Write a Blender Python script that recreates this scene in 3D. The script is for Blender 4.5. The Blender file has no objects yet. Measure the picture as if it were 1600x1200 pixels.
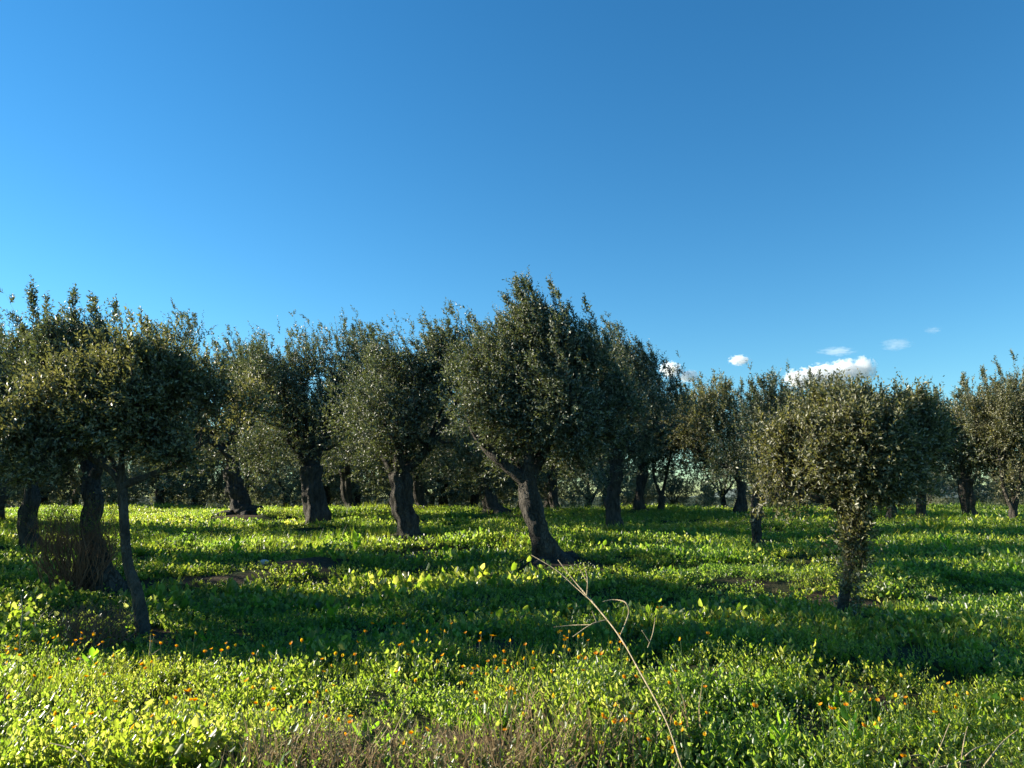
import bpy, math, random
import numpy as np
from mathutils import Vector
random.seed(7)
rng = np.random.default_rng(7)
R = math.radians
sc = bpy.context.scene
C = sc.collection

# ------------------------------------------------------------------ camera, sky, sun, exposure
F = 1200.0                       # focal length in pixels of the 1600 px wide photograph
EYE = 1.6
PITCH = R(8.3)
cam_d = bpy.data.cameras.new("camera")
cam_d.sensor_width = 36.0
cam_d.lens = 36.0 * F / 1600.0
cam_d.clip_start = 0.05
cam_d.clip_end = 20000
cam = bpy.data.objects.new("camera", cam_d)
cam.location = (0, 0, EYE)
cam.rotation_euler = (R(90) + PITCH, 0, 0)
C.objects.link(cam)
sc.camera = cam

SUN_AZ = -75.0                   # degrees from +Y (the view direction), negative = left
SUN_EL = 18.5
world = bpy.data.worlds.new("World")
sc.world = world
world.use_nodes = True
wn, wl = world.node_tree.nodes, world.node_tree.links
wn.clear()
sky = wn.new("ShaderNodeTexSky")
sky.sky_type = 'NISHITA'
sky.sun_disc = False
sky.sun_elevation = R(SUN_EL)
sky.sun_rotation = R(SUN_AZ)
sky.altitude = 0
sky.air_density = 1.05
sky.dust_density = 0.0
sky.ozone_density = 2.0
hs = wn.new("ShaderNodeHueSaturation")
hs.inputs['Hue'].default_value = 0.495
hs.inputs['Saturation'].default_value = 1.3
bg = wn.new("ShaderNodeBackground")
bg.inputs[1].default_value = 0.063
wo = wn.new("ShaderNodeOutputWorld")
wl.new(sky.outputs[0], hs.inputs['Color'])
tint = wn.new("ShaderNodeMix"); tint.data_type = 'RGBA'; tint.blend_type = 'MULTIPLY'; tint.inputs[0].default_value = 1
tint.inputs[7].default_value = (0.66, 0.98, 1.13, 1)
wl.new(hs.outputs[0], tint.inputs[6]); wl.new(tint.outputs[2], bg.inputs[0])
wl.new(bg.outputs[0], wo.inputs[0])

sun_d = bpy.data.lights.new("sun", 'SUN')
sun_d.energy = 5.0
sun_d.angle = R(0.5)
sun_d.color = (1.0, 0.91, 0.74)
sun = bpy.data.objects.new("sun", sun_d)
to_sun = Vector((math.sin(R(SUN_AZ)) * math.cos(R(SUN_EL)), math.cos(R(SUN_AZ)) * math.cos(R(SUN_EL)), math.sin(R(SUN_EL))))
sun.rotation_euler = to_sun.to_track_quat('Z', 'Y').to_euler()
sun.location = to_sun * 60
C.objects.link(sun)

sc.view_settings.view_transform = 'Standard'
sc.view_settings.look = 'None'
sc.view_settings.exposure = 1.5
sc.view_settings.gamma = 1.0
sc.view_settings.use_curve_mapping = False
sc.cycles.volume_bounces = 10
sc.cycles.max_bounces = 10
sc.cycles.transmission_bounces = 6
sc.cycles.transparent_max_bounces = 16

# ------------------------------------------------------------------ helpers: noise, terrain, pixels
def make_noise(seed, freq, n=7):
    r = np.random.default_rng(seed)
    k = r.normal(size=(n, 3)); k /= np.linalg.norm(k, axis=1)[:, None]
    k *= freq * r.uniform(0.6, 1.7, n)[:, None]
    ph = r.uniform(0, 6.28, n)
    def f(P):
        P = np.atleast_2d(P)
        return np.sin(P @ k.T + ph).sum(1) / math.sqrt(n)     # roughly -1.5 .. 1.5
    return f
nz_h = make_noise(9, 3.6)
nz_a, nz_b, nz_c = make_noise(1, 0.55), make_noise(2, 2.1), make_noise(3, 6.5)

def smooth(a, b, x):
    t = np.clip((x - a) / (b - a), 0, 1)
    return t * t * (3 - 2 * t)

MOUNDS = []                       # (x, y, radius, height) soil mounds, filled before the ground is built
def ground_z(x, y, fine=True):
    x = np.atleast_1d(np.asarray(x, float)); y = np.atleast_1d(np.asarray(y, float))
    rise = 0.029 * np.clip(y, -10, 33)
    z = rise - 2.6 * smooth(34, 90, y)
    P = np.stack([x, y, np.zeros_like(x)], 1)
    near = 1 - smooth(60, 140, np.hypot(x, y))
    z = z + near * 0.075 * nz_a(P)
    if fine:
        z = z + near * (0.062 * nz_b(P) + 0.014 * nz_c(P))
    for mx, my, mr, mh in MOUNDS:
        z = z + mh * np.exp(-((x - mx) ** 2 + (y - my) ** 2) / (mr * mr))
    far = np.hypot(x, y)
    z = z + smooth(300, 900, far) * 6 * (0.5 + 0.5 * np.sin(x * 0.004 + 1.0)) * 0.3
    return z
def gz(x, y): return float(ground_z(x, y)[0])

def ray(px, py):
    a, b = (px - 800) / F, -(py - 600) / F
    return np.array([a, math.cos(PITCH) - b * math.sin(PITCH), math.sin(PITCH) + b * math.cos(PITCH)])
def W(px, py, d):
    """point seen at photo pixel (px, py) on the vertical plane y = d"""
    v = ray(px, py)
    return np.array([0, 0, EYE]) + v * (d / v[1])
def dist_at(px, py):
    """forward distance at which the ray of a pixel meets the ground"""
    v = ray(px, py)
    for d in np.arange(2.5, 60, 0.05):
        p = np.array([0, 0, EYE]) + v * (d / v[1])
        if p[2] <= 0.029 * min(d, 33): return float(d)
    return 34.0
def unit(v): return v / (np.linalg.norm(v, axis=-1, keepdims=True) + 1e-9)

# ------------------------------------------------------------------ helpers: meshes and objects
def tri_mesh(name, V, T, mats, midx=None, smooth_shade=False):
    me = bpy.data.meshes.new(name)
    V = np.asarray(V, np.float32); T = np.asarray(T, np.int32)
    k = T.shape[1]
    me.vertices.add(len(V)); me.vertices.foreach_set("co", V.ravel())
    me.loops.add(T.size); me.loops.foreach_set("vertex_index", T.ravel())
    me.polygons.add(len(T))
    me.polygons.foreach_set("loop_start", np.arange(0, T.size, k, dtype=np.int32))
    me.polygons.foreach_set("loop_total", np.full(len(T), k, np.int32))
    for m in mats: me.materials.append(m)
    if midx is not None: me.polygons.foreach_set("material_index", np.asarray(midx, np.int32))
    if smooth_shade: me.polygons.foreach_set("use_smooth", np.ones(len(T), bool))
    me.update(calc_edges=True); me.validate()
    return me

def link(name, me, parent=None, loc=None):
    o = bpy.data.objects.new(name, me)
    if parent: o.parent = parent
    if loc is not None: o.location = loc
    C.objects.link(o)
    return o
def tag(o, label=None, cat=None, group=None, kind=None):
    if label: o['label'] = label
    if cat: o['category'] = cat
    if group: o['group'] = group
    if kind: o['kind'] = kind
    return o

class Tubes:
    """collects tapered tubes (quads) into one mesh"""
    def __init__(s): s.V = []; s.Q = []; s.n = 0
    def add(s, path, rad, seg=8, knob=0.0, flute=0.0, seed=0, sub=1, knob_freq=6.0):
        P = np.asarray(path, float); r = np.asarray(rad, float)
        if sub > 1 and len(P) > 2:
            P, r = catmull(P, r, sub)
        elif sub > 1:
            t = np.linspace(0, 1, sub + 1)[:, None]
            P = P[0] * (1 - t) + P[-1] * t; r = r[0] * (1 - t[:, 0]) + r[-1] * t[:, 0]
        n = len(P)
        T = unit(np.gradient(P, axis=0))
        ref = np.array([0.0, 1.0, 0.05]) if abs(T[0][1]) < 0.9 else np.array([1.0, 0, 0])
        A = unit(np.cross(T, ref)); B = np.cross(T, A)
        th = np.linspace(0, 2 * math.pi, seg, endpoint=False)
        rr = np.repeat(r[:, None], seg, 1)
        if flute or knob:
            g = np.random.default_rng(seed)
            ph = g.uniform(0, 6.28, 4)
            zz = np.linspace(0, 1, n)[:, None] * g.uniform(1.5, 3.5)
            fl = np.sin(3 * th[None] + ph[0] + zz) * 0.6 + np.sin(5 * th[None] + ph[1] - 1.3 * zz) * 0.4 + 0.35 * np.sin(9 * th[None] + ph[2] + zz) - 0.55 * np.abs(np.sin(6.5 * th[None] + ph[3] + 0.8 * zz)) ** 0.6 * (1 + np.sin(2 * th[None] + zz * 2)) * .5
            rr = rr * (1 + flute * fl)
        ring = P[:, None] + rr[..., None] * (np.cos(th)[None, :, None] * A[:, None] + np.sin(th)[None, :, None] * B[:, None])
        if knob:
            kn = make_noise(seed + 50, knob_freq, 9); k2 = make_noise(seed + 51, knob_freq * 2.7, 9)
            flat = ring.reshape(-1, 3)
            d = (kn(flat) + 0.5 * k2(flat)).reshape(n, seg)
            ring = P[:, None] + (ring - P[:, None]) * (1 + knob * d)[..., None]
        base = s.n
        s.V.append(ring.reshape(-1, 3)); s.n += n * seg
        i = np.arange(n - 1)[:, None] * seg; j = np.arange(seg)[None]; j2 = (j + 1) % seg
        s.Q.append((base + np.stack([i + j, i + j2, i + seg + j2, i + seg + j], -1)).reshape(-1, 4))
        # close the tip
        s.V.append((P[-1] + T[-1] * r[-1] * 0.6)[None]); tip = s.n; s.n += 1
        e = base + (n - 1) * seg
        s.Q.append(np.array([[e + a, e + (a + 1) % seg, tip, tip] for a in range(seg)]))
    def mesh(s, name, mat, origin=(0, 0, 0)):
        V = np.concatenate(s.V) - np.asarray(origin); Q = np.concatenate(s.Q)
        deg = Q[:, 2] == Q[:, 3]
        T = np.concatenate([Q[:, [0, 1, 2]], Q[~deg][:, [0, 2, 3]]])
        return tri_mesh(name, V, T, [mat], smooth_shade=True)

def catmull(P, r, sub):
    n = len(P); out = []; ro = []
    for i in range(n - 1):
        p0, p1, p2, p3 = P[max(i - 1, 0)], P[i], P[i + 1], P[min(i + 2, n - 1)]
        r0, r1 = r[i], r[i + 1]
        for k in range(sub):
            t = k / sub
            out.append(0.5 * ((2 * p1) + (-p0 + p2) * t + (2 * p0 - 5 * p1 + 4 * p2 - p3) * t * t + (-p0 + 3 * p1 - 3 * p2 + p3) * t ** 3))
            tt = t * t * (3 - 2 * t)
            ro.append(r0 * (1 - tt) + r1 * tt)
    out.append(P[-1]); ro.append(r[-1])
    return np.array(out), np.array(ro)

def leaves(P, D, S, L, Wd, fold=0.25):
    """kite shaped leaves folded along the midrib: base P, direction D, side S"""
    N = unit(np.cross(D, S)); L = L[:, None]; Wd = Wd[:, None]
    V = np.stack([P, P + D * L * 0.45 + S * Wd * 0.5 + N * Wd * fold, P + D * L, P + D * L * 0.45 - S * Wd * 0.5 + N * Wd * fold], 1)
    b = np.arange(len(P))[:, None] * 4
    T = np.concatenate([b + [0, 1, 2], b + [0, 2, 3]], 1).reshape(-1, 3)
    return V.reshape(-1, 3), T

def oval_leaves(P, D, S, L, Wd, cup=0.18, droop=0.25):
    """rounder leaves of six points, cupped and drooping"""
    N = unit(np.cross(D, S)); L = L[:, None]; Wd = Wd[:, None]
    V = np.stack([P,
                  P + D * L * 0.35 + S * Wd * 0.46 + N * Wd * cup,
                  P + D * L * 0.75 + S * Wd * 0.42 + N * Wd * (cup * .6) - N * L * droop * .35,
                  P + D * L - N * L * droop,
                  P + D * L * 0.75 - S * Wd * 0.42 + N * Wd * (cup * .6) - N * L * droop * .35,
                  P + D * L * 0.35 - S * Wd * 0.46 + N * Wd * cup], 1)
    b = np.arange(len(P))[:, None] * 6
    T = np.concatenate([b + [0, 1, 2], b + [0, 2, 3], b + [0, 3, 4], b + [0, 4, 5]], 1).reshape(-1, 3)
    return V.reshape(-1, 3), T

def rand_perp(D, g):
    a = unit(np.cross(D, unit(g.normal(size=D.shape))))
    return a

# ------------------------------------------------------------------ materials
def mat(name):
    m = bpy.data.materials.new(name); m.use_nodes = True
    nt = m.node_tree; nt.nodes.clear()
    return m, nt.nodes, nt.links
def ramp(nodes, stops):
    r = nodes.new("ShaderNodeValToRGB")
    e = r.color_ramp.elements
    e[0].position, e[0].color = stops[0][0], (*stops[0][1], 1)
    e[1].position, e[1].color = stops[-1][0], (*stops[-1][1], 1)
    for p, c in stops[1:-1]:
        x = e.new(p); x.color = (*c, 1)
    return r

def leaf_mat(name, top, under, trans, tw=0.35, rough=0.4, spec=0.5, big=0.0):
    """top, under: colour stops picked at random for each leaf"""
    top, under, trans = ([(p_, tuple(c * k_ for c in col_)) for p_, col_ in st] for st, k_ in ((top, 0.80 if 'olive' in name else 0.68), (under, 0.85 if 'olive' in name else 0.68), (trans, 0.85 if 'olive' in name else 1.0)))
    m, n, l = mat(name)
    geo = n.new("ShaderNodeNewGeometry")
    ct, cu, cr = ramp(n, top), ramp(n, under), ramp(n, trans)
    for r_ in (ct, cu, cr): l.new(geo.outputs['Random Per Island'], r_.inputs[0])
    mx = n.new("ShaderNodeMix"); mx.data_type = 'RGBA'
    l.new(geo.outputs['Backfacing'], mx.inputs[0]); l.new(ct.outputs[0], mx.inputs[6]); l.new(cu.outputs[0], mx.inputs[7])
    p = n.new("ShaderNodeBsdfPrincipled")
    p.inputs['Roughness'].default_value = rough
    p.inputs['Specular IOR Level'].default_value = spec
    col, tcol = mx.outputs[2], cr.outputs[0]
    if big:                                              # slow drift of hue over the field, as different weeds dominate
        tc = n.new("ShaderNodeTexNoise"); tc.inputs['Scale'].default_value = big
        pos = n.new("ShaderNodeNewGeometry"); l.new(pos.outputs['Position'], tc.inputs['Vector'])
        rr = ramp(n, [(0.3, (0.74, 0.92, 0.85)), (0.5, (1, 1, 1)), (0.7, (1.22, 1.06, 0.9))])
        l.new(tc.outputs[0], rr.inputs[0])
        outs = []
        for c_ in (col, tcol):
            q = n.new("ShaderNodeMix"); q.data_type = 'RGBA'; q.blend_type = 'MULTIPLY'; q.inputs[0].default_value = 1
            l.new(c_, q.inputs[6]); l.new(rr.outputs[0], q.inputs[7]); outs.append(q.outputs[2])
        col, tcol = outs
    l.new(col, p.inputs['Base Color'])
    t = n.new("ShaderNodeBsdfTranslucent"); l.new(tcol, t.inputs[0])
    ms = n.new("ShaderNodeMixShader"); ms.inputs[0].default_value = tw
    l.new(p.outputs[0], ms.inputs[1]); l.new(t.outputs[0], ms.inputs[2])
    o = n.new("ShaderNodeOutputMaterial"); l.new(ms.outputs[0], o.inputs[0])
    return m

M_OLIVE = leaf_mat("olive_leaf", [(0, (0.014, 0.022, 0.010)), (0.55, (0.040, 0.052, 0.022)), (0.85, (0.11, 0.12, 0.06)), (1, (0.24, 0.25, 0.16))],
                   [(0, (0.13, 0.16, 0.11)), (0.7, (0.24, 0.27, 0.19)), (1, (0.44, 0.46, 0.36))],
                   [(0, (0.10, 0.14, 0.03)), (0.8, (0.17, 0.20, 0.05)), (1, (0.34, 0.34, 0.10))], tw=0.34, rough=0.46, spec=0.5)
M_OLIVE_YOUNG = leaf_mat("young_olive_leaf", [(0, (0.022, 0.028, 0.011)), (0.55, (0.060, 0.066, 0.026)), (0.85, (0.15, 0.145, 0.06)), (1, (0.30, 0.29, 0.16))],
                   [(0, (0.15, 0.16, 0.09)), (0.7, (0.28, 0.28, 0.17)), (1, (0.48, 0.47, 0.33))],
                   [(0, (0.16, 0.18, 0.04)), (0.8, (0.26, 0.26, 0.06)), (1, (0.50, 0.44, 0.10))], tw=0.40, rough=0.45, spec=0.5)
M_OLIVE_LIT = leaf_mat("lit_olive_leaf", [(0, (0.05, 0.065, 0.03)), (0.6, (0.11, 0.13, 0.07)), (1, (0.22, 0.24, 0.15))],
                   [(0, (0.18, 0.21, 0.14)), (1, (0.42, 0.45, 0.34))], [(0, (0.18, 0.22, 0.07)), (1, (0.42, 0.44, 0.16))], tw=0.38, rough=0.5, spec=0.5)  # far-row leaves: sunlit brightness put into a paler leaf colour
M_WEED = leaf_mat("weed_leaf", [(0, (0.022, 0.056, 0.013)), (0.5, (0.050, 0.10, 0.022)), (0.8, (0.10, 0.15, 0.045)), (1, (0.26, 0.30, 0.15))],
                  [(0, (0.035, 0.07, 0.025)), (1, (0.08, 0.13, 0.05))],
                  [(0, (0.24, 0.42, 0.02)), (0.6, (0.50, 0.66, 0.06)), (1, (0.82, 0.86, 0.20))], tw=0.55, rough=0.34, spec=0.6, big=0.55)
M_GRASS = leaf_mat("grass_blade", [(0, (0.016, 0.048, 0.010)), (1, (0.036, 0.080, 0.016))],
                   [(0, (0.025, 0.06, 0.015)), (1, (0.045, 0.09, 0.02))],
                   [(0, (0.24, 0.42, 0.02)), (1, (0.58, 0.70, 0.06))], tw=0.55, rough=0.42, spec=0.4, big=0.4)
M_BROAD = leaf_mat("broad_weed_leaf", [(0, (0.05, 0.13, 0.015)), (1, (0.07, 0.16, 0.02))], [(0, (0.06, 0.15, 0.03)), (1, (0.08, 0.16, 0.03))],
                   [(0, (0.28, 0.62, 0.02)), (1, (0.42, 0.72, 0.03))], tw=0.6, rough=0.4)
M_DRY = leaf_mat("dry_weed", [(0, (0.22, 0.15, 0.07)), (1, (0.50, 0.39, 0.20))], [(0, (0.20, 0.13, 0.06)), (1, (0.40, 0.30, 0.16))],
                 [(0, (0.22, 0.13, 0.07)), (1, (0.42, 0.30, 0.15))], tw=0.3, rough=0.7, spec=0.2)

def bark_mat(name, dark, light, scale=9.0, bump=0.6):
    m, n, l = mat(name)
    tc = n.new("ShaderNodeTexCoord")
    mp = n.new("ShaderNodeMapping"); mp.inputs['Scale'].default_value = (1, 1, 0.35)
    l.new(tc.outputs['Object'], mp.inputs[0])
    a = n.new("ShaderNodeTexNoise"); a.inputs['Scale'].default_value = scale; a.inputs['Detail'].default_value = 8; a.inputs['Roughness'].default_value = 0.68
    b = n.new("ShaderNodeTexVoronoi"); b.feature = 'DISTANCE_TO_EDGE'; b.inputs['Scale'].default_value = scale * 1.6
    wv = n.new("ShaderNodeTexNoise"); wv.inputs['Scale'].default_value = 3.0
    ad = n.new("ShaderNodeVectorMath"); ad.operation = 'ADD'
    l.new(mp.outputs[0], a.inputs[0]); l.new(mp.outputs[0], wv.inputs[0])
    l.new(mp.outputs[0], ad.inputs[0]); l.new(wv.outputs['Color'], ad.inputs[1]); l.new(ad.outputs[0], b.inputs[0])
    r_ = ramp(n, [(0.3, dark), (0.5, tuple((x + y) / 2 for x, y in zip(dark, light))), (0.72, light)])
    l.new(a.outputs[0], r_.inputs[0])
    cr = n.new("ShaderNodeMapRange"); cr.inputs[2].default_value = 0.10; l.new(b.outputs[0], cr.inputs[0])
    ht = n.new("ShaderNodeMath"); ht.operation = 'ADD'; l.new(a.outputs[0], ht.inputs[0])
    h2 = n.new("ShaderNodeMath"); h2.operation = 'MULTIPLY'; h2.inputs[1].default_value = 0.5; l.new(cr.outputs[0], h2.inputs[0]); l.new(h2.outputs[0], ht.inputs[1])
    bp = n.new("ShaderNodeBump"); bp.inputs['Strength'].default_value = bump; bp.inputs['Distance'].default_value = 0.10
    l.new(ht.outputs[0], bp.inputs['Height'])
    p = n.new("ShaderNodeBsdfPrincipled"); p.inputs['Roughness'].default_value = 0.9; p.inputs['Specular IOR Level'].default_value = 0.2
    l.new(r_.outputs[0], p.inputs['Base Color']); l.new(bp.outputs[0], p.inputs['Normal'])
    o = n.new("ShaderNodeOutputMaterial"); l.new(p.outputs[0], o.inputs[0])
    return m
M_BARK = bark_mat("old_olive_bark", (0.020, 0.018, 0.015), (0.135, 0.12, 0.10), 9, 1.0)
M_BARK_YOUNG = bark_mat("young_olive_bark", (0.045, 0.038, 0.030), (0.15, 0.13, 0.105), 14, 0.8)
M_STRAW = bark_mat("dry_stalk", (0.28, 0.21, 0.12), (0.52, 0.43, 0.28), 30, 0.5)
M_TWIG = bark_mat("red_brown_twig", (0.12, 0.06, 0.035), (0.26, 0.15, 0.09), 20, 0.2)

def simple(name, col, rough=0.8, trans=None, tw=0.4):
    m, n, l = mat(name)
    ns = n.new("ShaderNodeTexNoise"); ns.inputs['Scale'].default_value = 30
    r_ = ramp(n, [(0.3, tuple(c * .8 for c in col)), (0.7, tuple(min(1, c * 1.15) for c in col))]); l.new(ns.outputs[0], r_.inputs[0])
    p = n.new("ShaderNodeBsdfPrincipled"); p.inputs['Roughness'].default_value = rough; l.new(r_.outputs[0], p.inputs['Base Color'])
    o = n.new("ShaderNodeOutputMaterial")
    if trans:
        t = n.new("ShaderNodeBsdfTranslucent"); t.inputs[0].default_value = (*trans, 1)
        ms = n.new("ShaderNodeMixShader"); ms.inputs[0].default_value = tw
        l.new(p.outputs[0], ms.inputs[1]); l.new(t.outputs[0], ms.inputs[2]); l.new(ms.outputs[0], o.inputs[0])
    else: l.new(p.outputs[0], o.inputs[0])
    return m
M_PETAL = simple("orange_petal", (0.85, 0.36, 0.0), 0.6, (1.0, 0.52, 0.0), 0.5)
M_PETAL_Y = simple("yellow_petal", (0.80, 0.52, 0.02), 0.6, (0.95, 0.68, 0.02), 0.5)
M_STEM = simple("green_stem", (0.07, 0.13, 0.03), 0.6)
M_STONE = simple("pale_stone", (0.52, 0.48, 0.42), 0.9)

def ground_mat():
    m, n, l = mat("meadow_soil")
    g = n.new("ShaderNodeNewGeometry")
    a = n.new("ShaderNodeTexNoise"); a.inputs['Scale'].default_value = 0.7; a.inputs['Detail'].default_value = 6
    b = n.new("ShaderNodeTexNoise"); b.inputs['Scale'].default_value = 14; b.inputs['Detail'].default_value = 8; b.inputs['Roughness'].default_value = 0.7
    l.new(g.outputs['Position'], a.inputs[0]); l.new(g.outputs['Position'], b.inputs[0])
    soil = ramp(n, [(0.3, (0.025, 0.018, 0.012)), (0.7, (0.10, 0.072, 0.046))])
    green = ramp(n, [(0.3, (0.010, 0.022, 0.006)), (0.7, (0.03, 0.055, 0.013))])
    l.new(b.outputs[0], soil.inputs[0]); l.new(b.outputs[0], green.inputs[0])
    at = n.new("ShaderNodeAttribute"); at.attribute_name = "bare"
    ad = n.new("ShaderNodeMath"); ad.operation = 'ADD'; l.new(at.outputs['Fac'], ad.inputs[0])
    rr = ramp(n, [(0.45, (0, 0, 0)), (0.62, (0.6, 0.6, 0.6))]); l.new(a.outputs[0], rr.inputs[0]); l.new(rr.outputs[0], ad.inputs[1])
    mx = n.new("ShaderNodeMix"); mx.data_type = 'RGBA'; l.new(ad.outputs[0], mx.inputs[0]); mx.clamp_factor = True
    l.new(green.outputs[0], mx.inputs[6]); l.new(soil.outputs[0], mx.inputs[7])
    bp = n.new("ShaderNodeBump"); bp.inputs['Strength'].default_value = 0.9; bp.inputs['Distance'].default_value = 0.04; l.new(b.outputs[0], bp.inputs['Height'])
    p = n.new("ShaderNodeBsdfPrincipled"); p.inputs['Roughness'].default_value = 0.95; p.inputs['Specular IOR Level'].default_value = 0.1
    l.new(mx.outputs[2], p.inputs['Base Color']); l.new(bp.outputs[0], p.inputs['Normal'])
    o = n.new("ShaderNodeOutputMaterial"); l.new(p.outputs[0], o.inputs[0])
    return m
M_GROUND = ground_mat()

# ------------------------------------------------------------------ where things stand (trunk feet in the photo)
# bare-soil rings: (px, py, radius across, radius deep, height)
BARE = []
def bare_px(px, py, rx, ry, h=0.0):
    d = dist_at(px, py); p = W(px, py, d)
    BARE.append((p[0], d, rx, ry))
    if h: MOUNDS.append((p[0], d, max(rx, ry) * 0.8, h))
bare_px(868, 893, 1.1, 1.1, 0.10)
bare_px(475, 893, 1.1, 1.3, 0.20)
bare_px(412, 885, 0.5, 0.6, 0.05)
bare_px(640, 858, 1.0, 1.2, 0.12)
bare_px(150, 915, 0.9, 0.9, 0.10)
bare_px(1318, 950, 0.6, 0.5, 0.05)
bare_px(1390, 930, 0.7, 0.25, 0.06)
bare_px(1180, 932, 0.7, 0.18)
bare_px(225, 975, 0.4, 0.5, 0.03)
bare_px(380, 812, 1.5, 2.0, 0.15)
bare_px(495, 826, 1.0, 1.8, 0.12)
bare_px(772, 812, 1.5, 2.0, 0.12)
bare_px(320, 905, 0.8, 0.4)
bare_px(700, 1175, 0.5, 0.35)
bare_px(1340, 1095, 0.5, 0.25)
bare_px(450, 1048, 0.6, 0.3)
bare_px(780, 1015, 0.5, 0.25)
def bareness(x, y):
    b = np.zeros(len(x))
    P = np.stack([x, y, np.zeros(len(x))], 1)
    w = 1 + 0.35 * nz_b(P) + 0.3 * nz_c(P)
    for bx, by, rx, ry in BARE:
        q = np.sqrt(((x - bx) / rx) ** 2 + ((y - by) / ry) ** 2) * w
        b = np.maximum(b, 1 - smooth(0.3, 1.15, q))
    return b

# ------------------------------------------------------------------ ground sheet
def axis(lim, near, step):
    a = list(np.arange(0, near, step)); v = near; s = step
    while v < lim: a.append(v); s *= 1.14; v += s
    a.append(lim); return np.array(a)
xs_ = axis(3000, 24, 0.16); xs = np.concatenate([-xs_[::-1][:-1], xs_])
ys = np.concatenate([[-3000, -1200, -500, -200, -80, -30, -12, -5, -2], np.arange(0, 36, 0.16), 36 + axis(3000, 2, 0.5)])
X, Y = np.meshgrid(xs, ys)
Z = ground_z(X.ravel(), Y.ravel())
nx, ny = len(xs), len(ys)
i = np.arange(ny - 1)[:, None] * nx + np.arange(nx - 1)[None]
Q = np.stack([i, i + 1, i + nx + 1, i + nx], -1).reshape(-1, 4)
gme = tri_mesh("ground", np.stack([X.ravel(), Y.ravel(), Z], 1), Q, [M_GROUND], smooth_shade=True)
at = gme.attributes.new("bare", 'FLOAT', 'POINT')
at.data.foreach_set("value", bareness(X.ravel(), Y.ravel()).astype(np.float32))
tag(link("ground", gme), 'gently rising meadow soil under the olive grove', kind='structure')

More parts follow.
